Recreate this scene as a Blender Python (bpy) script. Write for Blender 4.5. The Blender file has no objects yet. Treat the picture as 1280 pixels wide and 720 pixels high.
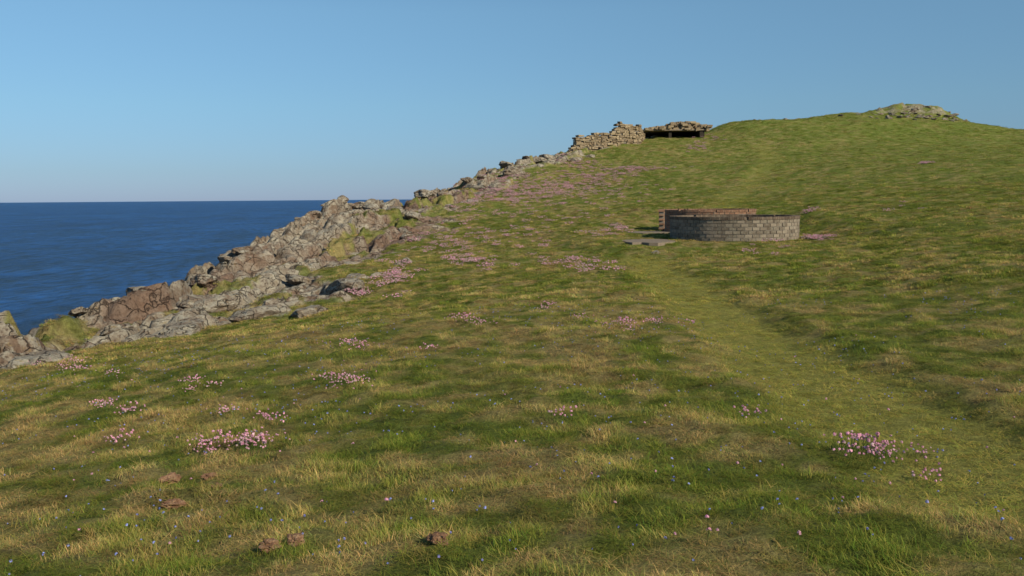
import bpy, math, random
import numpy as np
from mathutils import Matrix, Vector, noise as mnoise
random.seed(7); rng=np.random.default_rng(7)
sc=bpy.context.scene
sc.view_settings.view_transform='Standard'; sc.view_settings.look='None'; sc.view_settings.exposure=0

# ---------------------------------------------------------------- camera
FPX=1108.0; P=math.radians(5.77); RO=math.radians(0.45)
F=np.array([0,math.cos(P),-math.sin(P)]); R0=np.array([1.,0,0]); U0=np.array([0,math.sin(P),math.cos(P)])
R=R0*math.cos(RO)-U0*math.sin(RO); U=U0*math.cos(RO)+R0*math.sin(RO)
cd=bpy.data.cameras.new("camera"); cam=bpy.data.objects.new("camera",cd); sc.collection.objects.link(cam)
cam.matrix_world=Matrix(((R[0],U[0],-F[0],0),(R[1],U[1],-F[1],0),(R[2],U[2],-F[2],0),(0,0,0,1)))
cd.sensor_width=36; cd.lens=36*FPX/1280; cd.clip_end=120000; cd.clip_start=0.05
sc.camera=cam
def survey(u,v,Y):
    d=F+R*((u-640)/FPX)+U*((360-v)/FPX)
    return d*(Y/d[1])

# ---------------------------------------------------------------- numpy noise
def hsh(ix,iy,seed):
    h=(ix.astype(np.int64)*374761393+iy.astype(np.int64)*668265263+seed*974634777)&0xffffffff
    h=((h^(h>>13))*1274126177)&0xffffffff
    h=((h^(h>>16))*2246822519)&0xffffffff
    return ((h^(h>>15))&0xffffff)/float(0xffffff)
def vn(x,y,seed=0):
    ix=np.floor(x); iy=np.floor(y); fx=x-ix; fy=y-iy
    fx=fx*fx*fx*(fx*(fx*6-15)+10); fy=fy*fy*fy*(fy*(fy*6-15)+10)
    a=hsh(ix,iy,seed); b=hsh(ix+1,iy,seed); c=hsh(ix,iy+1,seed); d=hsh(ix+1,iy+1,seed)
    return (a+(b-a)*fx)*(1-fy)+(c+(d-c)*fx)*fy
def fbm(x,y,seed=0,o=4):
    s=0;a=1;t=0
    for i in range(o):
        c,sn=math.cos(i*1.1+seed),math.sin(i*1.1+seed)
        s=s+a*vn((x*c-y*sn)*2**i+i*17.3,(x*sn+y*c)*2**i-i*9.1,seed+i); t+=a; a*=.5
    return s/t
def voro(x,y,seed):
    ix=np.floor(x); iy=np.floor(y)
    f1=np.full(x.shape,9.);f2=np.full(x.shape,9.); h=np.zeros(x.shape); tx=np.zeros(x.shape); ty=np.zeros(x.shape)
    for dx in(-1,0,1):
        for dy in(-1,0,1):
            cx=ix+dx; cy=iy+dy
            px=cx+hsh(cx,cy,seed); py=cy+hsh(cx,cy,seed+5)
            d=np.hypot(x-px,y-py)
            c=d<f1
            f2=np.where(c,f1,np.minimum(f2,d))
            hh=hsh(cx,cy,seed+9)
            h=np.where(c,hh,h); tx=np.where(c,x-px,tx); ty=np.where(c,y-py,ty); f1=np.where(c,d,f1)
    return f1,f2,h,tx,ty
def sstep(a,b,x):
    t=np.clip((x-a)/(b-a),0,1); return t*t*(3-2*t)
def seglist_dist(x,y,pts,closed=False):
    d=np.full(x.shape,1e9); n=len(pts)
    for i in range(n if closed else n-1):
        ax,ay=pts[i]; bx,by=pts[(i+1)%n]; vx,vy=bx-ax,by-ay
        t=np.clip(((x-ax)*vx+(y-ay)*vy)/(vx*vx+vy*vy+1e-9),0,1)
        d=np.minimum(d,np.hypot(x-ax-t*vx,y-ay-t*vy))
    return d
def sdist(x,y,poly):
    d=seglist_dist(x,y,poly,True); ins=np.zeros(x.shape,bool); n=len(poly)
    for i in range(n):
        ax,ay=poly[i]; bx,by=poly[(i+1)%n]
        if ay==by: continue
        c=((ay>y)!=(by>y))&(x<(bx-ax)*(y-ay)/(by-ay)+ax); ins^=c
    return np.where(ins,d,-d)      # positive inside

# ---------------------------------------------------------------- terrain survey points
S=[(640,720,3.9),(0,720,4.6),(1280,720,3.8),(320,720,4.2),(960,720,3.8),
(0,600,7.2),(320,600,6.4),(640,600,5.8),(960,600,5.6),(1280,600,5.3),
(0,520,11),(320,510,9.5),(640,500,8.6),(960,500,8.2),(1280,490,8),
(0,457,18.5),(200,425,21.5),(320,440,14),(430,378,26.5),(470,430,13.5),(640,420,13.5),(800,420,13),(960,420,13),(1120,420,12),(1280,410,12),
(640,380,18.5),(500,370,25),(800,370,19),(960,365,19),(1120,350,18.5),(1280,335,17),
(370,345,34),(480,322,42),(550,330,34),(640,330,31),(760,335,27),(640,290,46),(560,285,52),(740,300,38),
(640,258,60),(720,258,58),(800,262,50),(720,225,76),(800,215,75),
(1050,300,32),(1120,285,31),(1280,270,29),(1000,255,46),(1130,240,47),(1280,225,47),
(915,230,65),(1050,210,66),(1180,195,70),(1280,190,70),(860,195,84),(960,180,88),(1080,165,96),(1200,175,92),
(0,410,24),(60,400,26),(150,388,31),(215,357,38),(260,334,42),(330,298,50),(380,275,56),(420,265,61),(470,269,65),(495,270,68),(520,258,70),(560,241,76),(600,222,82),(640,214,86),(690,196,92),
(716,188,93),(757,182,94),(797,177,95),(838,174,96),(872,172,97),(838,173,103),(797,174,103),(872,170,104),
(905,157,104),(950,154,108),(1000,150,111),(1050,145,114),(1090,143,116),(1130,141,117),(1170,146,117),(1215,160,116),(1280,167,112)]
C=[survey(*s) for s in S]
C+= [np.array(c,float) for c in [(0,-5,-1.7),(0,-30,-2),(-12,0,-3),(-14,-30,-3),(30,-30,0),(12,5,-1),(15,-5,-1),(30,10,.2),(60,40,2.5),(100,60,4),(140,0,4),(200,100,5),
 (90,110,7),(70,135,6),(50,140,6.5),(35,135,6),(20,125,4),(8,115,3),(130,150,3),(300,-60,4),(300,165,2),(-5,95,-2),(-14,78,-6),(-20,50,-6),(-22,25,-6)]]
C=np.array(C); SC=40.
X=C[:,:2]/SC; n=len(X)
def phi(r2): return .5*r2*np.log(r2+1e-12)
K=phi(((X[:,None]-X[None])**2).sum(-1))+np.eye(n)*2e-5
PM=np.c_[np.ones(n),X]
A=np.block([[K,PM],[PM.T,np.zeros((3,3))]])
W=np.linalg.solve(A,np.r_[C[:,2],0,0,0])
def base(x,y):
    x=np.asarray(x,float); y=np.asarray(y,float); xs=x.ravel()/SC; ys=y.ravel()/SC; o=np.empty(xs.shape)
    for i in range(0,len(xs),20000):
        a=xs[i:i+20000]; b=ys[i:i+20000]
        k=phi((a[:,None]-X[None,:,0])**2+(b[:,None]-X[None,:,1])**2)
        o[i:i+20000]=k@W[:n]+W[n]+W[n+1]*a+W[n+2]*b
    return o.reshape(x.shape)
def ground_at(u,v,lo=2.5,hi=125):
    Y=np.geomspace(lo,hi,500); d=F+R*((u-640)/FPX)+U*((360-v)/FPX); d=d/d[1]
    g=base(d[0]*Y,Y); z=d[2]*Y
    k=np.nonzero(z<g)[0]
    k=k[0] if len(k) else 499
    return d[0]*Y[k],Y[k]

INNER=[(-13,-60),(-13,0),(-12.5,12),(-11,18.5),(-8.7,21.5),(-5.3,26.5),(-5.6,28.5),(-8.2,34),(-6.2,42),(-4.0,53),(-2.8,66),(1.0,78),(8.4,89),(20,104.5),(36,113),(60,140),(140,155),(315,155),(315,-60)]
COAST=[(-17,-60),(-17,0),(-15.5,14),(-14.2,24),(-14.0,31),(-14.8,38),(-14.2,50),(-12.6,60),(-9,68),(-5.7,76.5),(0,86.5),(7,97),(22,110),(45,138),(140,165),(320,165),(320,-60)]
RC=(9.03,36.1); RR=2.55     # front ring
RC2=(9.1,41.2); RR2=2.2     # rear ring
path_px=[(1330,610),(1180,545),(1060,490),(960,430),(880,375),(825,335),(800,322)]
PATH=[ground_at(*p) for p in path_px]
PATH2=[ground_at(*p) for p in [(900,262),(925,240),(955,215),(965,195),(950,182)]]
def masks(x,y):
    wob=(fbm(x/2.2,y/2.2,31,3)-.5)
    si=sdist(x,y,INNER)+wob*3.8+(vn(x/.5,y/.5,8)-.5)*.5
    rock=1-sstep(-.25,.25,si)
    kx,ky=survey(1145,145,114)[:2]
    kd=np.hypot((x-kx)/5.2,(y-ky)/4.)+(fbm(x/1.0,y/1.0,77,3)-.5)*1.7
    knob=(1-sstep(.7,1.0,kd))*.85
    ox,oy=survey(975,153,108)[:2]
    od=np.hypot((x-ox)/5.5,(y-oy)/2.2)+(fbm(x/1.,y/1.,78,3)-.5)*1.8
    knob=np.maximum(knob,1-sstep(.6,.9,od))
    pd=seglist_dist(x,y,PATH); pd2=seglist_dist(x,y,PATH2)
    w=(fbm(x/1.5,y/1.5,55,2)-.5)*.7
    pth=1-sstep(.45,1.1,pd+w); pth2=(1-sstep(.4,1.4,pd2+w))*.5
    return si,rock,knob,np.maximum(pth,pth2)
def height(x,y,full=False):
    x=np.asarray(x,float); y=np.asarray(y,float)
    z=base(x,y); si,rock,knob,pth=masks(x,y)
    kx,ky=survey(1145,145,115)[:2]
    z=z+.95*np.exp(-(((x-kx)/4.9)**2+((y-ky)/4)**2)**2.2)
    dist=np.hypot(x,y)
    t=(fbm(x/5,y/5,3,3)-.5)*.24*sstep(4,20,dist)
    t+=(fbm(x/1.3,y/1.3,4,3)-.5)*.09
    t+=np.maximum(0,fbm(x/.30,y/.30,5,2)-.45)*.16
    t+=(fbm(x/9,y/9,13,2)-.5)*.5*sstep(40,80,dist)
    t+=(fbm(x/2.2,y/2.2,14,3)-.5)*.30*sstep(25,60,dist)
    t=t*(1-.8*pth)-.09*pth
    # rock relief: weathered strata striking along the shore, parted by joints
    a=-.28; xr=x*math.cos(a)+y*math.sin(a); yr=-x*math.sin(a)+y*math.cos(a)
    wx=(fbm(x/1.3,y/1.3,91,4)-.5)*1.7; wy=(fbm(x/1.3,y/1.3,92,4)-.5)*1.6
    f1,f2,h,tx,ty=voro((xr+wx)/2.4,(yr+wy)/4.6,21)
    e=sstep(0,.34,f2-f1)
    r=(.15+.85*h+tx*.55)*e*.84-.42
    f1,f2,h,tx,ty=voro((xr+wx*.6)/.9,(yr+wy*.6)/1.7,22)
    e=sstep(0,.30,f2-f1)
    r+=(.3+.7*h+tx*.5)*e*.34-.20
    f1,f2,h,tx,ty=voro((xr+wx*.3)/.36,(yr+wy*.3)/.6,23)
    r+=(h-.3)*.15*sstep(0,.3,f2-f1)
    r+=(fbm(x/.3,y/.3,24,3)-.5)*.12
    amp=sstep(-.3,3.0,-si)*.65+.35
    rk=rock*r*amp+rock*.30*sstep(62,72,y)*(1-sstep(84,90,y))
    z=z+t*(1-rock)+rk+knob*(r*.7)*(1-rock)
    # flattened ground around the brick emplacement
    dr=np.minimum(np.hypot(x-RC[0],y-RC[1]),np.hypot(x-RC2[0],(y-RC2[1])))
    fl=1-sstep(3.0,5.5,np.minimum(dr,np.hypot((x-5.2)*1.3,(y-36.5)*.75)+.8)); fl2=-1.66+.015*(y-36)
    z=z*(1-fl)+(fl2+t*.25)*fl
    sd=sdist(x,y,COAST)
    d=np.maximum(0,-sd)
    z=z-(.8*d+.05*d*d)
    z=np.maximum(z,-19+0*z)
    if full: return z,rock,knob,pth,sd,si
    return z
DG=np.array([.132,.170,.030]); LG=np.array([.210,.232,.045]); ST=np.array([.390,.305,.128]); BR=np.array([.210,.145,.062]); PG=np.array([.325,.315,.075])
def groundcol(x,y,pth):
    n1=fbm(x/4,y/4,41,3); n2=fbm(x/.30,y/.30,42,4); n3=fbm(x/.14,y/.14,43,2)
    dist=np.hypot(x,y)
    n4=fbm(x/.8,y/1.2,44,4)
    g=sstep(.28,.66,n1*.15+n2*.5+n4*.35)[...,None]
    c=DG*(1-g)+LG*g
    left=sstep(6,-8,x)*sstep(60,10,dist)
    s=sstep(.45,.68,n2*.6+n4*.28+n1*.12+.06*left-.035*sstep(5,20,x)+.02)[...,None]*.8
    c=c*(1-s)+ST*s
    b=sstep(.56,.74,n3*.5+n4*.35+n1*.15+.07*left)[...,None]*.6
    c=c*(1-b)+BR*b
    gl=sstep(10,45,x)[...,None]*.35
    c=c*(1-gl)+np.array([.165,.222,.040])*gl
    p=pth[...,None]*.85
    c=c*(1-p)+PG*p
    return c

# ---------------------------------------------------------------- materials
def newmat(name):
    m=bpy.data.materials.new(name); m.use_nodes=True; nt=m.node_tree; nt.nodes.clear()
    o=nt.nodes.new('ShaderNodeOutputMaterial'); return m,nt,o
def N(nt,t,**k):
    n_=nt.nodes.new(t)
    for a,b in k.items():
        if a in n_.inputs.keys(): n_.inputs[a].default_value=b
        else: setattr(n_,a,b)
    return n_
def mixc(nt,fac,a,b,mode='MIX'):
    m=nt.nodes.new('ShaderNodeMix'); m.data_type='RGBA'; m.blend_type=mode
    for i,v in ((0,fac),(6,a),(7,b)):
        if isinstance(v,(int,float)): m.inputs[i].default_value=v
        elif isinstance(v,tuple): m.inputs[i].default_value=(*v,1)
        else: nt.links.new(v,m.inputs[i])
    return m.outputs[2]
def ramp(nt,fac,stops):
    r=nt.nodes.new('ShaderNodeValToRGB'); e=r.color_ramp.elements
    while len(e)<len(stops): e.new(.5)
    for i,(p,c) in enumerate(stops):
        e[i].position=p; e[i].color=(*c,1) if isinstance(c,tuple) else (c,c,c,1)
    nt.links.new(fac,r.inputs[0]); return r.outputs[0]
def noise_(nt,scale,detail=6,rough=.6,vec=None):
    t=N(nt,'ShaderNodeTexNoise',Scale=scale,Detail=detail,Roughness=rough)
    if vec is None:
        g=nt.nodes.new('ShaderNodeNewGeometry'); vec=g.outputs['Position']
    nt.links.new(vec,t.inputs['Vector']); return t.outputs['Fac']
def rockcolor(nt):
    a=noise_(nt,.35,5,.6); b=noise_(nt,2.0,9,.72); c=noise_(nt,9,7,.75)
    base_=ramp(nt,a,[(.38,(.190,.125,.085)),(.48,(.245,.190,.138)),(.60,(.30,.26,.20))])
    lich=ramp(nt,b,[(.44,0.),(.57,.95)])
    col=mixc(nt,lich,base_,(.42,.385,.305))
    dark=ramp(nt,c,[(.37,.9),(.49,0.)])
    col=mixc(nt,dark,col,(.085,.060,.045))
    g=nt.nodes.new('ShaderNodeNewGeometry')
    yel=ramp(nt,noise_(nt,6,4,.6),[(.60,0.),(.70,.7)])
    col=mixc(nt,yel,col,(.33,.24,.10))
    ir=N(nt,'ShaderNodeAttribute',attribute_name='iron')
    irc=mixc(nt,1.,(.16,.092,.064),ramp(nt,c,[(.3,.45),(.7,1.7)]),'MULTIPLY')
    col=mixc(nt,ir.outputs['Fac'],col,irc)
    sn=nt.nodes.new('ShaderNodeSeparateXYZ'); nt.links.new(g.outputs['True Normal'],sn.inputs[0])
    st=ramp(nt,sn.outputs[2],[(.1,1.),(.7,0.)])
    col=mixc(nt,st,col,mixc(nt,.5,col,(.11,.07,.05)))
    vo=N(nt,'ShaderNodeTexVoronoi',Scale=1.3,feature='DISTANCE_TO_EDGE'); 
    wn=N(nt,'ShaderNodeTexNoise',Scale=1.5,Detail=6.); nt.links.new(g.outputs['Position'],wn.inputs['Vector'])
    vm=nt.nodes.new('ShaderNodeVectorMath'); vm.operation='ADD'; nt.links.new(g.outputs['Position'],vm.inputs[0]); nt.links.new(wn.outputs['Color'],vm.inputs[1])
    nt.links.new(vm.outputs[0],vo.inputs['Vector'])
    cr=ramp(nt,vo.outputs['Distance'],[(.0,.8),(.03,0.)])
    col=mixc(nt,cr,col,(.05,.035,.028))
    h=nt.nodes.new('ShaderNodeMath'); h.operation='ADD'; nt.links.new(b,h.inputs[0]); nt.links.new(c,h.inputs[1])
    h2=nt.nodes.new('ShaderNodeMath'); h2.operation='SUBTRACT'; nt.links.new(h.outputs[0],h2.inputs[0]); nt.links.new(cr,h2.inputs[1])
    return col,h2.outputs[0]
def finish(nt,o,col,height_=None,dist=.03,rough=.95,strength=1.,spec=.2):
    p=nt.nodes.new('ShaderNodeBsdfPrincipled'); p.inputs['Roughness'].default_value=rough
    p.inputs['Specular IOR Level'].default_value=spec
    if isinstance(col,tuple): p.inputs['Base Color'].default_value=(*col,1)
    else: nt.links.new(col,p.inputs['Base Color'])
    if height_ is not None:
        b=nt.nodes.new('ShaderNodeBump'); b.inputs['Distance'].default_value=dist; b.inputs['Strength'].default_value=strength
        nt.links.new(height_,b.inputs['Height']); nt.links.new(b.outputs[0],p.inputs['Normal'])
    nt.links.new(p.outputs[0],o.inputs[0]); return p
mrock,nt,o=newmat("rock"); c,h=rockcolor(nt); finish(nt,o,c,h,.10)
mter,nt,o=newmat("turf_and_rock")
rc,rh=rockcolor(nt)
at=N(nt,'ShaderNodeAttribute',attribute_name='col'); ar=N(nt,'ShaderNodeAttribute',attribute_name='rock')
n1=noise_(nt,9,8,.75); n2=noise_(nt,40,5,.7)
v=ramp(nt,n1,[(.3,.55),(.5,.95),(.7,1.45)])
gc=mixc(nt,1.,at.outputs['Color'],v,'MULTIPLY')
gc=mixc(nt,1.,gc,ramp(nt,n2,[(.3,.65),(.7,1.25)]),'MULTIPLY')
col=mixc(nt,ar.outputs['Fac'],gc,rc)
hh=nt.nodes.new('ShaderNodeMath'); hh.operation='ADD'; nt.links.new(n1,hh.inputs[0]); nt.links.new(n2,hh.inputs[1])
mh=nt.nodes.new('ShaderNodeMix'); mh.data_type='FLOAT'; nt.links.new(ar.outputs['Fac'],mh.inputs[0]); nt.links.new(hh.outputs[0],mh.inputs[2]); nt.links.new(rh,mh.inputs[3])
finish(nt,o,col,mh.outputs[0],.08,.97,1.,.1)

def plantmat(name,inst=True,colr=None,trans=.35):
    m,nt,o=newmat(name)
    if inst:
        a=N(nt,'ShaderNodeAttribute',attribute_name='tint',attribute_type='INSTANCER'); c=a.outputs['Color']
    else:
        rgb=nt.nodes.new('ShaderNodeRGB'); rgb.outputs[0].default_value=(*colr,1); c=rgb.outputs[0]
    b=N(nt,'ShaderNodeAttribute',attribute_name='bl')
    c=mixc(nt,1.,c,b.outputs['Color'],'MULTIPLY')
    d=N(nt,'ShaderNodeBsdfDiffuse'); t=N(nt,'ShaderNodeBsdfTranslucent'); nt.links.new(c,d.inputs[0]); nt.links.new(c,t.inputs[0])
    mx=N(nt,'ShaderNodeMixShader'); mx.inputs[0].default_value=trans; nt.links.new(d.outputs[0],mx.inputs[1]); nt.links.new(t.outputs[0],mx.inputs[2])
    nt.links.new(mx.outputs[0],o.inputs[0]); return m
mgrass=plantmat("grass_blades"); 
mleaf=plantmat("thrift_leaf",False,(.10,.15,.035)); mpink=plantmat("thrift_petal",False,(.76,.40,.52),.25); mpale=plantmat("thrift_petal_faded",False,(.66,.46,.50),.25); mblue=plantmat("squill_petal",False,(.28,.30,.62),.25)
mdull=plantmat("thrift_petal_dry",False,(.54,.36,.37),.25)

# ---------------------------------------------------------------- terrain mesh
def axis(segs):
    o=[segs[0][0]]
    for a,b,s in segs:
        k=max(1,int(round((b-a)/s))); o+=list(a+(b-a)*(np.arange(1,k+1)/k))
    return np.array(o)
ax=axis([(-60,-20,1.),(-20,-16,.2),(-16,12,.10),(12,30,.22),(30,70,.4),(70,320,4)])
ay=axis([(-60,0,2.),(0,30,.12),(30,70,.15),(70,100,.2),(100,125,.3),(125,200,2.5),(200,300,10)])
gx,gy=np.meshgrid(ax,ay)
gz,rock,knob,pth,sd,si=height(gx,gy,True)
col=groundcol(gx,gy,pth)
rockm=np.clip(np.maximum(rock,knob*.9),0,1)
rockm=np.where(sd<0,1,rockm)
def turfgap(x,y,sd,si): return np.clip(sstep(.57-.02*sstep(60,70,y),.62-.02*sstep(60,70,y),fbm(x/1.7,y/1.7,61,4))*(sd>1.2)*(si>-5),0,1)
tf=turfgap(gx,gy,sd,si)
rockm=rockm*(1-.85*tf)
far_=sstep(38,46,gy)*(1-sstep(64,72,gy))
q_=-si+(fbm(gx/1.6,gy/1.6,67,3)-.5)*3
iron=np.maximum(sstep(3.6,4.8,q_)*(1-sstep(6.2,7.6,q_))*(1-far_),(1-sstep(3.6,5.2,q_))*far_)
iron=iron*(.35+.65*sstep(.36,.56,fbm(gx/.9,gy/.9,68,3)))*.72
nx,ny=len(ax),len(ay)
idx=np.arange(nx*ny).reshape(ny,nx)
q=np.stack([idx[:-1,:-1],idx[:-1,1:],idx[1:,1:],idx[1:,:-1]],-1).reshape(-1,4)
me=bpy.data.meshes.new("hillside_terrain")
me.vertices.add(nx*ny); me.vertices.foreach_set('co',np.stack([gx,gy,gz],-1).ravel().astype(np.float32))
me.loops.add(q.size); me.loops.foreach_set('vertex_index',q.ravel().astype(np.int32))
me.polygons.add(len(q)); me.polygons.foreach_set('loop_start',(np.arange(len(q))*4).astype(np.int32))
me.polygons.foreach_set('use_smooth',np.ones(len(q),bool))
me.update(); me.validate()
a=me.attributes.new('col','FLOAT_COLOR','POINT'); a.data.foreach_set('color',np.c_[col.reshape(-1,3),np.ones(nx*ny)].ravel().astype(np.float32))
a=me.attributes.new('rock','FLOAT','POINT'); a.data.foreach_set('value',rockm.ravel().astype(np.float32))
a=me.attributes.new('iron','FLOAT','POINT'); a.data.foreach_set('value',iron.ravel().astype(np.float32))
me.materials.append(mter)
ter=bpy.data.objects.new("hillside_terrain",me); sc.collection.objects.link(ter)

# ---------------------------------------------------------------- sea
m,nt,o=newmat("sea_water")
g=nt.nodes.new('ShaderNodeNewGeometry'); mp=nt.nodes.new('ShaderNodeMapping'); mp.inputs['Scale'].default_value=(.6,.22,1); mp.inputs['Rotation'].default_value=(0,0,.25)
nt.links.new(g.outputs['Position'],mp.inputs[0])
w1=noise_(nt,.9,8,.72,mp.outputs[0]); w2=noise_(nt,.10,5,.6,mp.outputs[0]); w3=noise_(nt,.012,4,.6,mp.outputs[0])
ad=nt.nodes.new('ShaderNodeMath'); ad.operation='MULTIPLY_ADD'; ad.inputs[1].default_value=2.; nt.links.new(w2,ad.inputs[0]); nt.links.new(w1,ad.inputs[2])
cc=ramp(nt,w3,[(.35,(.003,.036,.140)),(.65,(.006,.050,.172))])
cc=mixc(nt,1.,cc,ramp(nt,w1,[(.36,.22),(.64,2.0)]),'MULTIPLY')
cc=mixc(nt,1.,cc,ramp(nt,w2,[(.35,.6),(.65,1.4)]),'MULTIPLY')
p=finish(nt,o,cc,ad.outputs[0],2.4,.35,1.,.08)
bpy.ops.mesh.primitive_circle_add(vertices=128,radius=60000,fill_type='TRIFAN',location=(0,0,-13))
sea=bpy.context.object; sea.name="sea"; sea.data.materials.append(m)

# ---------------------------------------------------------------- instancing helper
def link_hidden(name,objs):
    c=bpy.data.collections.new(name)
    for o_ in objs: c.objects.link(o_)
    return c
def instancer(name,coll,pts,rot,scl,tint=None):
    me=bpy.data.meshes.new(name); me.vertices.add(len(pts)); me.vertices.foreach_set('co',np.asarray(pts,np.float32).ravel())
    a=me.attributes.new('rot','FLOAT_VECTOR','POINT'); a.data.foreach_set('vector',np.asarray(rot,np.float32).ravel())
    a=me.attributes.new('scl','FLOAT_VECTOR','POINT'); a.data.foreach_set('vector',np.asarray(scl,np.float32).ravel())
    if tint is not None:
        a=me.attributes.new('tint','FLOAT_COLOR','POINT'); a.data.foreach_set('color',np.c_[tint,np.ones(len(pts))].astype(np.float32).ravel())
    ob=bpy.data.objects.new(name,me); sc.collection.objects.link(ob)
    ng=bpy.data.node_groups.new(name+"_scatter",'GeometryNodeTree')
    ng.interface.new_socket('Geometry',in_out='INPUT',socket_type='NodeSocketGeometry'); ng.interface.new_socket('Geometry',in_out='OUTPUT',socket_type='NodeSocketGeometry')
    gi=ng.nodes.new('NodeGroupInput'); go=ng.nodes.new('NodeGroupOutput'); ip=ng.nodes.new('GeometryNodeInstanceOnPoints')
    ci=ng.nodes.new('GeometryNodeCollectionInfo'); ci.inputs['Collection'].default_value=coll; ci.inputs['Separate Children'].default_value=True; ci.inputs['Reset Children'].default_value=True
    ip.inputs['Pick Instance'].default_value=True
    ri=ng.nodes.new('FunctionNodeRandomValue'); ri.data_type='INT'; ri.inputs[4].default_value=0; ri.inputs[5].default_value=max(0,len(coll.objects)-1)
    r=ng.nodes.new('GeometryNodeInputNamedAttribute'); r.data_type='FLOAT_VECTOR'; r.inputs['Name'].default_value='rot'
    s=ng.nodes.new('GeometryNodeInputNamedAttribute'); s.data_type='FLOAT_VECTOR'; s.inputs['Name'].default_value='scl'
    L=ng.links.new
    L(gi.outputs[0],ip.inputs['Points']); L(ci.outputs[0],ip.inputs['Instance']); L(ri.outputs[2],ip.inputs['Instance Index'])
    L(r.outputs['Attribute'],ip.inputs['Rotation']); L(s.outputs['Attribute'],ip.inputs['Scale']); L(ip.outputs[0],go.inputs[0])
    md=ob.modifiers.new('scatter','NODES'); md.node_group=ng
    return ob
def mesh_from(name,V,Fc,bl,mats,mi=None):
    me=bpy.data.meshes.new(name); me.from_pydata([tuple(v) for v in V],[],Fc)
    if bl is not None:
        a=me.attributes.new('bl','FLOAT_COLOR','POINT'); a.data.foreach_set('color',np.array([(*b,1) for b in bl],np.float32).ravel())
    for m_ in mats: me.materials.append(m_)
    if mi is not None: me.polygons.foreach_set('material_index',mi)
    me.update(); return bpy.data.objects.new(name,me)
# grass tufts
def tuft(i,nb,rad,hh,wid,lean):
    V=[];Fc=[];bl=[]
    for k in range(nb):
        a=random.random()*6.28; r=rad*math.sqrt(random.random()); bx,by=r*math.cos(a),r*math.sin(a)
        h_=hh*random.uniform(.45,1.15)*(1-.35*r/rad); d=random.random()*6.28; ln=lean*random.uniform(.3,1.5)*h_
        dx,dy=math.cos(d),math.sin(d); px,py=-dy,dx; w=wid*random.uniform(.6,1.2)
        straw=random.random()<.26
        tint=(1.75,1.35,1.5) if straw else (random.uniform(.75,1.2),random.uniform(.8,1.2),random.uniform(.7,1.1))
        s0=len(V)
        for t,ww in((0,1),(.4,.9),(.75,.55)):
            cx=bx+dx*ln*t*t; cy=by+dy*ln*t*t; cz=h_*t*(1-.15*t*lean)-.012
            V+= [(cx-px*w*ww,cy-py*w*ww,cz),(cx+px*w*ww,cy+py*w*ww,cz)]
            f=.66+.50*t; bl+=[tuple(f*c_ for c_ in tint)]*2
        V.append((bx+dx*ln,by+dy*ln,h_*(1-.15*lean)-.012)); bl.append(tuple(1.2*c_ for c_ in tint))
        Fc+=[(s0,s0+1,s0+3,s0+2),(s0+2,s0+3,s0+5,s0+4),(s0+4,s0+5,s0+6)]
    return mesh_from("grass_tuft",V,Fc,bl,[mgrass])
tufts=[tuft(i,54,.095,.060,.0015,random.uniform(1.0,1.9)) for i in range(6)]
tuftsfar=[tuft(i,60,.10,.055,.0030,random.uniform(.7,1.3)) for i in range(4)]
cn=link_hidden("grass_tufts",tufts); cf=link_hidden("grass_tufts_coarse",tuftsfar)
def scatter(bands,name,coll):
    XS=[];YS=[];SS=[]
    for r1,r2,den,s in bands:
        k=int(.72*(r2*r2-r1*r1)*den); r=np.sqrt(rng.uniform(r1*r1,r2*r2,k)); a=rng.uniform(-.72,.72,k)
        XS.append(r*np.sin(a)); YS.append(r*np.cos(a)); SS.append(np.full(k,s))
    x=np.concatenate(XS);y=np.concatenate(YS);s=np.concatenate(SS)
    z,rock,knob,pth,sd,si=height(x,y,True)
    rm=np.maximum(rock,knob*.95)*(1-.85*turfgap(x,y,sd,si))
    dr=np.hypot(x-RC[0],y-RC[1]); dr2=np.hypot(x-RC2[0],y-RC2[1])
    keep=(rng.random(len(x))>rm*1.3)&(sd>.3)&((dr>RR+.02))&(dr2>RR2+.02)
    for (cx_,cy_,ra,rb) in APR: keep&=np.hypot((x-cx_)/ra,(y-cy_)/rb)>1.0+.25*(vn(x/.3,y/.3,3)-.6)
    x,y,z,s,pth=x[keep],y[keep],z[keep],s[keep],pth[keep]
    tu=fbm(x/.35,y/.35,71,3); hs=.45+1.4*sstep(.45,.75,tu)
    hs=hs*(1-.68*pth)*rng.uniform(.7,1.25,len(x))
    col=groundcol(x,y,pth)*rng.uniform(.75,1.28,(len(x),1))*1.15
    col*= (0.80+.42*sstep(.3,.7,tu))[:,None]*(1-pth[:,None])+pth[:,None]
    sx=s*rng.uniform(.8,1.25,len(x)); sz=np.power(s,.5)*hs
    return instancer(name,coll,np.c_[x,y,z-.005],np.c_[rng.uniform(-.25,.25,len(x)),rng.uniform(-.25,.25,len(x)),rng.uniform(0,6.28,len(x))],np.c_[sx,sx,sz],col)
APR=[]
for (u,v,ra,rb) in [(808,310,.95,1.5),(812,289,1.0,1.1)]:
    x_,y_=ground_at(u,v); APR.append((x_,y_,ra,rb))
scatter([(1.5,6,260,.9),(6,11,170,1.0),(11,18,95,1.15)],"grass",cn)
scatter([(18,30,42,1.5),(30,55,16,2.1),(55,125,4.,2.8)],"distant_grass",cf)

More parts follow.
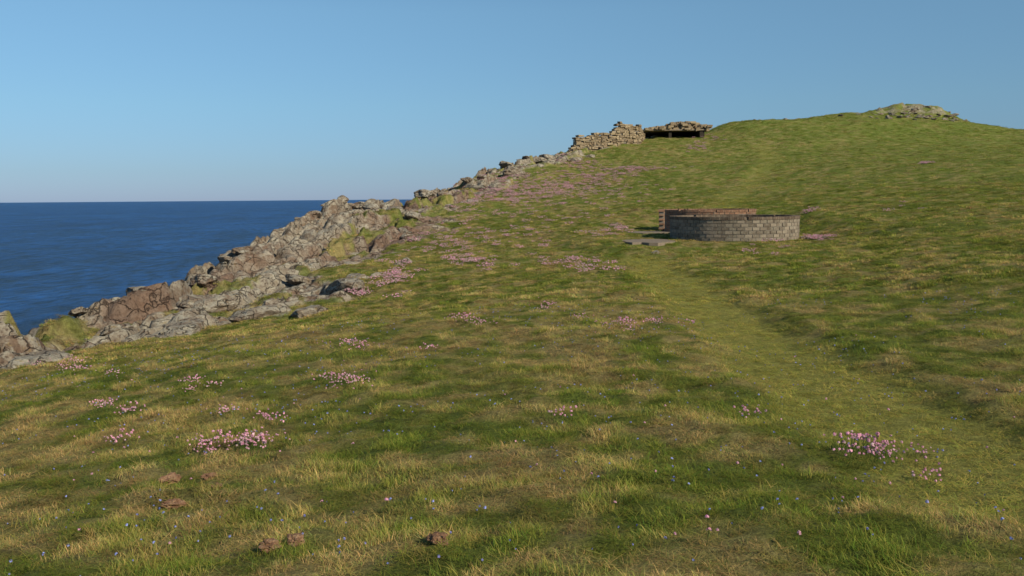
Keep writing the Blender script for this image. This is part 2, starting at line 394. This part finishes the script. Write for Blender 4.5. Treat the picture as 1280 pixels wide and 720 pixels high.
# ---------------------------------------------------------------- flowers
def flower_parts(V,Fc,bl,mi,x,y,h_,r,lean,mat=1,petals=12):
    dx,dy=lean
    s0=len(V); w=.0012
    V+=[(x-w,y,0),(x+w,y,0),(x+dx+w,y+dy,h_),(x+dx-w,y+dy,h_)]; bl+=[(1,1,1)]*4; Fc.append((s0,s0+1,s0+2,s0+3)); mi.append(0)
    fb=random.uniform(.7,1.25)
    for k in range(petals):
        th=random.random()*6.28; ph=math.acos(random.uniform(-.35,1)); n_=Vector((math.sin(ph)*math.cos(th),math.sin(ph)*math.sin(th),math.cos(ph)))
        c_=Vector((x+dx,y+dy,h_))+n_*r*.7; t1=n_.orthogonal().normalized(); t2=n_.cross(t1); q_=r*.6; s0=len(V); b=random.uniform(.75,1.25)*fb
        for e in((1,0),(0,1),(-1,0),(0,-1)): V.append(tuple(c_+t1*e[0]*q_+t2*e[1]*q_+n_*random.uniform(-.2,.2)*r))
        bl+=[(b,b*random.uniform(.85,1.15),b)]*4; Fc.append((s0,s0+1,s0+2,s0+3)); mi.append(mat)
def cushion(nf,rad,hr,h0,mats=(1,1,2)):
    V=[];Fc=[];bl=[];mi=[]
    for k in range(nf):
        a=random.random()*6.28; r=rad*random.random()**.6
        flower_parts(V,Fc,bl,mi,r*math.cos(a),r*math.sin(a),h0*random.uniform(.55,1.3),hr*random.uniform(.7,1.2),(random.uniform(-.02,.02),random.uniform(-.02,.02)),random.choice(mats))
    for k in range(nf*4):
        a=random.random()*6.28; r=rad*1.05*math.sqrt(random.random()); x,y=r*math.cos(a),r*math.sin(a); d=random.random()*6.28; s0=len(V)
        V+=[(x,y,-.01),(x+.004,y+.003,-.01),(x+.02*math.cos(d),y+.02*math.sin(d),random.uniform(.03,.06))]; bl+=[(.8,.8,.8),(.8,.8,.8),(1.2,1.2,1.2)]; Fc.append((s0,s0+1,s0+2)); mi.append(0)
    return mesh_from("thrift_cushion",V,Fc,bl,[mleaf,mpink,mpale,mdull],mi)
def single(mat,h_,hr,nm,pet=10):
    V=[];Fc=[];bl=[];mi=[]; flower_parts(V,Fc,bl,mi,0,0,h_,hr,(.01,.005),1,petals=pet); return mesh_from(nm,V,Fc,bl,[mleaf,mat],mi)
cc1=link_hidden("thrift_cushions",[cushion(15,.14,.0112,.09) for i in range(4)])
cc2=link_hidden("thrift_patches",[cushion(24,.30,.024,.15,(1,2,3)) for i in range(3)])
cs=link_hidden("thrift_singles",[single(mpink,.085,.0105,"thrift_flower") for i in range(2)])
cb=link_hidden("squill_singles",[single(mblue,.062,.0080,"squill_flower",7) for i in range(3)])
def place(name,coll,xy,s0,s1,zo=.0):
    xy=np.array(xy); z=height(xy[:,0],xy[:,1])+zo; k=len(xy); s=rng.uniform(s0,s1,k)
    instancer(name,coll,np.c_[xy,z],np.c_[np.zeros((k,2)),rng.uniform(0,6.28,k)],np.c_[s,s,s])
near=[(1104,566,30,10,9),(1172,590,10,5,1),(288,566,52,6,11),(94,461,18,6,8),(428,486,24,6,7),(150,556,14,4,2),(335,533,10,4,2),(795,413,40,7,13),(595,409,26,4,6),
(243,486,18,5,4),(435,438,18,4,5),(130,512,16,5,3),(697,524,6,3,1),(160,516,14,4,2),(940,525,12,4,1),(148,478,12,4,1),(685,388,14,4,3),(290,518,14,4,2),(40,462,18,4,2),(530,440,14,3,1)]
pc=[];ps=[]
for u,v,du,dv,k in near:
    for i in range(k): pc.append(ground_at(u+random.gauss(0,du*.6),v+random.gauss(0,dv*.5)))
    for i in range(k*3): ps.append(ground_at(u+random.gauss(0,du*1.0),v+random.gauss(0,dv*.9)))
for i in range(60): ps.append(ground_at(random.uniform(0,1280),random.uniform(400,700)))
place("thrift_flowers",cc1,pc,.75,1.15); place("scattered_thrift_flowers",cs,ps,.7,1.2)
band=[(700,232,60,6,300),(650,243,45,7,270),(790,214,40,3,100),(740,222,40,3,110),(600,330,26,5,26),(575,300,34,16,38),(492,350,12,6,26),(448,369,9,4,10),(715,328,30,4,18),(640,300,55,12,40),(775,285,9,3,14),
(750,297,25,5,9),(872,183,10,7,46),(890,172,8,3,18),(1020,294,17,4,22),(1155,208,6,2,14),(1013,266,8,2,6),(965,312,22,5,8),(560,312,24,12,18),(500,335,14,8,10),(530,305,26,12,16),(620,265,60,12,70),(690,270,45,12,32),
(860,300,30,3,4),(745,340,25,4,9),(955,283,3,3,2),(640,228,20,5,70),(725,205,22,5,80),(1130,262,25,8,4),(480,365,20,8,6),(770,245,50,12,26),(590,250,20,6,36)]
pf=[]
for u,v,du,dv,k in band:
    for i in range(k): pf.append(ground_at(u+random.gauss(0,du*.75),v+random.gauss(0,dv*.75)))
place("thrift_drifts",cc2,pf,.4,1.0)
k=2400; r=np.sqrt(rng.uniform(9,300,k)); a=rng.uniform(-.7,.7,k); bx=r*np.sin(a); by=r*np.cos(a)
kp=(fbm(bx/1.6,by/1.6,88,3)>.45)&(sdist(bx,by,INNER)>1); place("squill_flowers",cb,np.c_[bx[kp],by[kp]],.7,1.3)

# ---------------------------------------------------------------- boulders
def boulder(i):
    bpy.ops.mesh.primitive_ico_sphere_add(subdivisions=4,radius=1); ob=bpy.context.object; me=ob.data
    planes=[(Vector((random.gauss(0,1),random.gauss(0,1),random.gauss(0,1))).normalized(),random.uniform(.45,.85)) for _ in range(11)]
    for v_ in me.vertices:
        c_=v_.co.copy()
        for n_,d_ in planes:
            t=c_.dot(n_)-d_
            if t>0: c_-=n_*t
        c_+=c_.normalized()*(mnoise.fractal(c_*2.5+Vector((i*7,0,0)),1,2,4)*.12)
        v_.co=c_
    me.materials.append(mrock); sc.collection.objects.unlink(ob); ob.name="boulder"; return ob
cbld=link_hidden("boulders",[boulder(i) for i in range(7)])
k=5200; bx=rng.uniform(-17,24,k); by=rng.uniform(12,110,k)
z,rock,knob,pth,sd,si=height(bx,by,True)
cl=fbm(bx/3,by/3,66,3); tg=turfgap(bx,by,sd,si)
kp=(si<.3)&(sd>-4)&(si>-14)&(((cl>.52))|((by>66)&(cl>.40)))&(rng.random(k)<np.where(by>86,.4,.8))&(tg<.3)
bx,by,z=bx[kp],by[kp],z[kp]; s=.12+.5*rng.random(len(bx))**2.6+.34*((by>66)&(by<86))*rng.random(len(bx))
s=np.where(by>86,np.minimum(s,.45),s)
ex=[];ey=[]
for i in range(90):
    u=random.choice([random.gauss(975,30),random.gauss(975,30),random.gauss(1140,30),random.gauss(1140,30),random.gauss(1188,5)]); Y_=random.uniform(105,114); p_=survey(u,150,Y_); ex.append(p_[0]); ey.append(p_[1])
for u,v in [(505,290),(498,333),(508,330),(470,345),(520,300),(820,318),(250,410),(1012,296),(1030,294),(1022,298),(1006,293)]:
    p_=ground_at(u,v); ex.append(p_[0]); ey.append(p_[1])
ex=np.array(ex);ey=np.array(ey); ez=height(ex,ey); es=rng.uniform(.14,.42,len(ex)); es[-4:]=.17
bx=np.r_[bx,ex];by=np.r_[by,ey];z=np.r_[z,ez];s=np.r_[s,es]
instancer("coastal_rocks",cbld,np.c_[bx,by,z-s*.05],np.c_[rng.uniform(-.3,.3,(len(bx),2)),rng.uniform(.8,2.4,len(bx))],np.c_[s*1.8,s*1.15,s*.6])

# ---------------------------------------------------------------- masonry helper
def brickmat(name,cols,bump=.01):
    m,nt,o=newmat(name); a=N(nt,'ShaderNodeAttribute',attribute_name='bl')
    b=noise_(nt,7,6,.7); c2=noise_(nt,45,5,.7)
    c_=mixc(nt,a.outputs['Fac'],cols[0],cols[1])
    c_=mixc(nt,ramp(nt,b,[(.45,0.),(.66,.7)]),c_,cols[2])
    c_=mixc(nt,1.,c_,ramp(nt,c2,[(.3,.6),(.7,1.3)]),'MULTIPLY')
    finish(nt,o,c_,c2,bump); return m
class MB:
    def __init__(s): s.V=[];s.F=[];s.b=[];s.m=[]
    def hexa(s,P8,val,mi=0):
        k=len(s.V); s.V+=[tuple(p) for p in P8]; s.b+=[(val,val,val)]*8
        s.F+=[(k,k+3,k+2,k+1),(k+4,k+5,k+6,k+7),(k,k+1,k+5,k+4),(k+1,k+2,k+6,k+5),(k+2,k+3,k+7,k+6),(k+3,k,k+4,k+7)]; s.m+=[mi]*6
    def obj(s,name,mats,bev=0):
        ob=mesh_from(name,s.V,s.F,s.b,mats,s.m); sc.collection.objects.link(ob)
        if bev:
            bm=ob.modifiers.new('bevel','BEVEL'); bm.width=bev; bm.segments=1
        return ob
mgrey=brickmat("grey_block",((.12,.095,.07),(.28,.23,.175),(.27,.245,.19)))
mcopg=brickmat("dark_coping_brick",((.09,.062,.045),(.19,.14,.10),(.17,.145,.11)))
mred=brickmat("red_brick",((.16,.085,.055),(.29,.16,.10),(.26,.20,.14)))
mmort=brickmat("mortar",((.19,.17,.14),(.23,.20,.17),(.13,.11,.09)))
mconc=brickmat("concrete",((.24,.19,.14),(.28,.23,.17),(.16,.12,.09)))
mstone=brickmat("rubble_stone",((.17,.115,.07),(.38,.29,.18),(.34,.30,.21)),.03)
mdark=brickmat("interior_shade",((.03,.025,.02),(.05,.04,.03),(.04,.035,.03)))  # shade of the shelter opening put into the inner wall colour
def ring(name,cx,cy,rad,z0,courses,ch,bl_len,th,matb,coping,mcop,gap=None):
    root=bpy.data.objects.new(name,None); sc.collection.objects.link(root); root.location=(cx,cy,z0)
    B=MB(); M=MB()
    def arc(mb,a0,a1,r0,r1,zz0,zz1,val,mi=0,j=0):
        P=[]
        for zz in(zz0,zz1):
            for (a_,r_) in((a0,r1),(a1,r1),(a1,r0),(a0,r0)):
                P.append((r_*math.cos(a_)+random.uniform(-j,j),r_*math.sin(a_)+random.uniform(-j,j),zz+random.uniform(-j,j)))
        mb.hexa([P[3],P[2],P[1],P[0],P[7],P[6],P[5],P[4]],val,mi)
    ingap=lambda a_: gap and (gap[0]<(a_%6.2832)<gap[1])
    n_=int(2*math.pi*rad/bl_len); st=2*math.pi/n_; g_=.012/rad
    for c_ in range(courses):
        for i in range(n_):
            a0=(i+.5*(c_%2))*st
            if ingap(a0+st/2): continue
            j=random.uniform(-.008,.008)
            arc(B,a0+g_,a0+st-g_,rad-th+j,rad+j,c_*ch+.009,(c_+1)*ch-.009,random.random(),0,.004)
    H=courses*ch; nm=96
    for i in range(nm):
        a0=i*2*math.pi/nm; a1=(i+1)*2*math.pi/nm
        if ingap((a0+a1)/2): continue
        arc(M,a0,a1,rad-th+.02,rad-.02,-.35,H-.004,random.random())
    if coping:
        n2=int(2*math.pi*rad/.085); st=2*math.pi/n2
        Cp=MB()
        for i in range(n2):
            a0=i*st
            if ingap(a0+st/2) : continue
            if random.random()<.03: continue
            arc(Cp,a0+.004/rad,a0+st-.004/rad,rad-th-.015,rad+.02,H+.002,H+.11+random.uniform(-.006,.006),random.random(),0,.004)
        ob=Cp.obj("coping",[mcop]); ob.parent=root
    ob=B.obj("bricks",[matb],.005); ob.parent=root
    ob=M.obj("mortar_core",[mmort]); ob.parent=root
    return root
ring("round_brick_wall",RC[0],RC[1],RR,-1.70,6,.137,.29,.24,mgrey,True,mcopg)
ring("round_brick_wall",RC2[0]-.05,RC2[1],RR2,-1.62,9,.105,.24,.24,mred,True,mred,gap=(2.9,3.5))
def disc(name,cx,cy,r,z0,z1,n_=40,jit=.0,mat=None,sx=1,sy=1):
    top=[];bot=[]
    for i in range(n_):
        a_=i*2*math.pi/n_; rr=r*(1+random.uniform(-jit,jit)); top.append((rr*math.cos(a_)*sx,rr*math.sin(a_)*sy,z1)); bot.append((rr*math.cos(a_)*sx,rr*math.sin(a_)*sy,z0))
    V=top+bot; Fc=[tuple(range(n_))]+[(i,n_+i,n_+(i+1)%n_,(i+1)%n_) for i in range(n_)]
    ob=mesh_from(name,V,Fc,[(random.random(),)*3]*len(V),[mat]); ob.location=(cx,cy,0); sc.collection.objects.link(ob); return ob
disc("concrete_floor",RC[0],RC[1],RR-.26,-1.9,-1.50,mat=mconc)
disc("concrete_floor",RC2[0]-.05,RC2[1],RR2-.26,-1.9,-1.45,mat=mconc)
for (x_,y_,ra,rb) in APR:
    a_=np.linspace(0,6.28,24); zt=float(np.percentile(height(x_+ra*.8*np.cos(a_),y_+rb*.8*np.sin(a_)),80))
    disc("concrete_apron",x_,y_,1.05,zt-.5,zt+.01,n_=22,jit=.14,mat=mconc,sx=ra,sy=rb)

# ---------------------------------------------------------------- ruined stone wall + gun shelter
def rubble(B,p0,p1,th,prof,ch=.21):
    p0=np.array(p0);p1=np.array(p1); d=p1[:2]-p0[:2]; L=np.hypot(*d); d/=L; nrm=np.array([-d[1],d[0]])
    zz=min(p0[2],p1[2])-.5
    ph=random.random()*9
    while True:
        s_=random.uniform(-.3,0); any_=False
        h_=ch*random.uniform(.7,1.3)
        while s_<L:
            w=random.uniform(.16,.62); t=min(max((s_+w/2)/L,0),1)
            top=prof(t)+.16*math.sin(s_*2.1+ph)+.12*math.sin(s_*5.3+ph*2)+random.uniform(-.12,.12)
            if zz+h_*.6<top and s_+w<L+.25:
                any_=True
                o_=random.uniform(-.10,.10); P=[]; hz_=h_*random.uniform(.82,1.12); tl=random.uniform(-.05,.05)
                for z_ in(zz+.008,zz+hz_-.008):
                    for ss,tt in((s_+.01,-th/2+o_),(s_+w-.01,-th/2+o_),(s_+w-.01,th/2+o_),(s_+.01,th/2+o_)):
                        q_=p0[:2]+d*(ss+random.uniform(-.05,.05))+nrm*(tt+random.uniform(-.06,.06)); P.append((q_[0],q_[1],z_+random.uniform(-.045,.045)+tl*(ss-s_)/w))
                B.hexa(P,random.random())
            s_+=w
        zz+=h_
        if not any_ : break
def core(B,p0,p1,th,prof,mi):
    p0=np.array(p0);p1=np.array(p1); d=p1[:2]-p0[:2]; L=np.hypot(*d); d/=L; nrm=np.array([-d[1],d[0]]); k=14
    for i in range(k):
        t0,t1=i/k+.001,(i+1)/k; top=min(prof(t0),prof(t1))-.5; P=[]
        for z_ in(min(p0[2],p1[2])-.6,top):
            for tt,nn in((t0,-1),(t1,-1),(t1,1),(t0,1)):
                q_=p0[:2]+d*L*tt+nrm*nn*th/2*.7; P.append((q_[0],q_[1],z_))
        B.hexa(P,.3,mi)
p0=survey(713,188,90); p1=survey(797,179,93)
zt0=survey(720,169,90)[2]; zt1=survey(762,164,92)[2]; zt2=survey(766,156,92)[2]; zt3=survey(797,154,93)[2]
def prof(t):
    if t<.1: return p0[2]+(zt0-p0[2])*t/.1
    if t<.6: return zt0+(zt1-zt0)*(t-.1)/.5
    if t<.68: return zt1+(zt2-zt1)*(t-.6)/.08
    return zt2+(zt3-zt2)*(t-.68)/.32
B=MB(); rubble(B,p0,p1,.7,prof); core(B,p0,p1,.7,prof,1)
q1=p1+np.array([1.2,5,.0]); rubble(B,p1,q1,.6,lambda t: zt3-t*1.2); core(B,p1,q1,.6,lambda t: zt3-t*1.2,1)
B.obj("ruined_stone_wall",[mstone,mmort],.03)
root=bpy.data.objects.new("stone_shelter",None); sc.collection.objects.link(root)
B=MB()
a0=survey(801,172,97); a1=survey(882,169,98.5); zt=survey(838,163,97)[2]; zb=a0[2]-1
def box(B,x0,x1,y0,y1,z0,z1,mi=0,sl=0):
    B.hexa([(x0,y0,z0),(x1,y0+sl,z0),(x1,y1+sl,z0),(x0,y1,z0),(x0,y0,z1),(x1,y0+sl,z1),(x1,y1+sl,z1),(x0,y1,z1)],.4,mi)
box(B,a0[0]+.5,a1[0]-.3,a0[1]+.1,a0[1]+5,zt-.02,zt+.12,0)
o1=B.obj("roof_slab",[mconc],.02); o1.parent=root
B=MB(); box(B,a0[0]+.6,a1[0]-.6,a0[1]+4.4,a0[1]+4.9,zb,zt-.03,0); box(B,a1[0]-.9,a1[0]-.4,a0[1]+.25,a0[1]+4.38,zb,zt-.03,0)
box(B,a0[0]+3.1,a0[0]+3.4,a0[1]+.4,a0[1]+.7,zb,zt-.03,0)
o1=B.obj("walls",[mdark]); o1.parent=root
B=MB()
for i in range(380):
    t=random.random(); x_=a0[0]+.5+t*(a1[0]-a0[0]-.3); y_=a0[1]+random.uniform(-.05,4.4); hm=.78*math.exp(-((t-.62)/.3)**2)+.18*(t>.1)
    z_=zt+.10+random.random()*hm; w=random.uniform(.10,.30); d_=random.uniform(.10,.3); h_=random.uniform(.06,.15); j=lambda: random.uniform(-.07,.07)
    B.hexa([(x_-w+j(),y_-d_+j(),z_-h_+j()),(x_+w+j(),y_-d_+j(),z_-h_+j()),(x_+w+j(),y_+d_+j(),z_-h_+j()),(x_-w+j(),y_+d_+j(),z_-h_+j()),
            (x_-w+j(),y_-d_+j(),z_+h_+j()),(x_+w+j(),y_-d_+j(),z_+h_+j()),(x_+w+j(),y_+d_+j(),z_+h_+j()),(x_-w+j(),y_+d_+j(),z_+h_+j())],random.random())
o1=B.obj("roof_rubble",[mstone],.02); o1.parent=root

# ---------------------------------------------------------------- dried earth clods
m,nt,o=newmat("dry_earth"); nn=noise_(nt,30,8,.75); finish(nt,o,ramp(nt,nn,[(.3,(.08,.045,.025)),(.5,(.24,.13,.075)),(.65,(.38,.25,.15))]),nn,.02)
for (u,v,w) in [(212,607,.055),(262,606,.04),(216,638,.055),(272,618,.03),(337,698,.045),(370,692,.045),(548,692,.045)]:
    x_,y_=ground_at(u,v); bpy.ops.mesh.primitive_ico_sphere_add(subdivisions=4,radius=1); ob=bpy.context.object; ob.name="earth_clod"
    off=Vector((random.random()*50,0,0))
    for vv in ob.data.vertices:
        vv.co*=1+.55*mnoise.fractal(vv.co*1.6+off,1,2,5)
    ob.scale=(w*1.3,w,w*.62); ob.rotation_euler=(0,0,random.random()*6); ob.location=(x_,y_,float(height(np.array([x_]),np.array([y_]))[0])+w*.5); ob.data.materials.append(m)

# ---------------------------------------------------------------- light
SE=math.radians(31); SA=math.radians(136)   # azimuth clockwise from +Y (view direction)
sd_=Vector((math.sin(SA)*math.cos(SE),math.cos(SA)*math.cos(SE),math.sin(SE)))
ld=bpy.data.lights.new("sun",'SUN'); ld.energy=5.0; ld.angle=math.radians(.5); ld.color=(1,.89,.68)
lo=bpy.data.objects.new("sun",ld); sc.collection.objects.link(lo); lo.rotation_euler=sd_.to_track_quat('Z','Y').to_euler(); lo.location=(20,-20,30)
w=bpy.data.worlds.new("World"); sc.world=w; w.use_nodes=True; nt=w.node_tree
bg=nt.nodes['Background']; sk=nt.nodes.new('ShaderNodeTexSky'); sk.sky_type='NISHITA'; sk.sun_disc=False; sk.sun_elevation=SE; sk.sun_rotation=SA
sk.air_density=1.0; sk.dust_density=.1; sk.ozone_density=2.5; sk.altitude=0
tc=nt.nodes.new('ShaderNodeTexCoord'); sx=nt.nodes.new('ShaderNodeSeparateXYZ'); nt.links.new(tc.outputs['Generated'],sx.inputs[0])
hz=ramp(nt,sx.outputs[2],[(0.,(.35,.50,.98)),(.03,(.41,.57,.90)),(.10,(.59,.79,.96)),(.20,(.80,1.02,1.08))])
out=mixc(nt,1.,sk.outputs[0],hz,'MULTIPLY')
nt.links.new(out,bg.inputs[0]); bg.inputs[1].default_value=.090
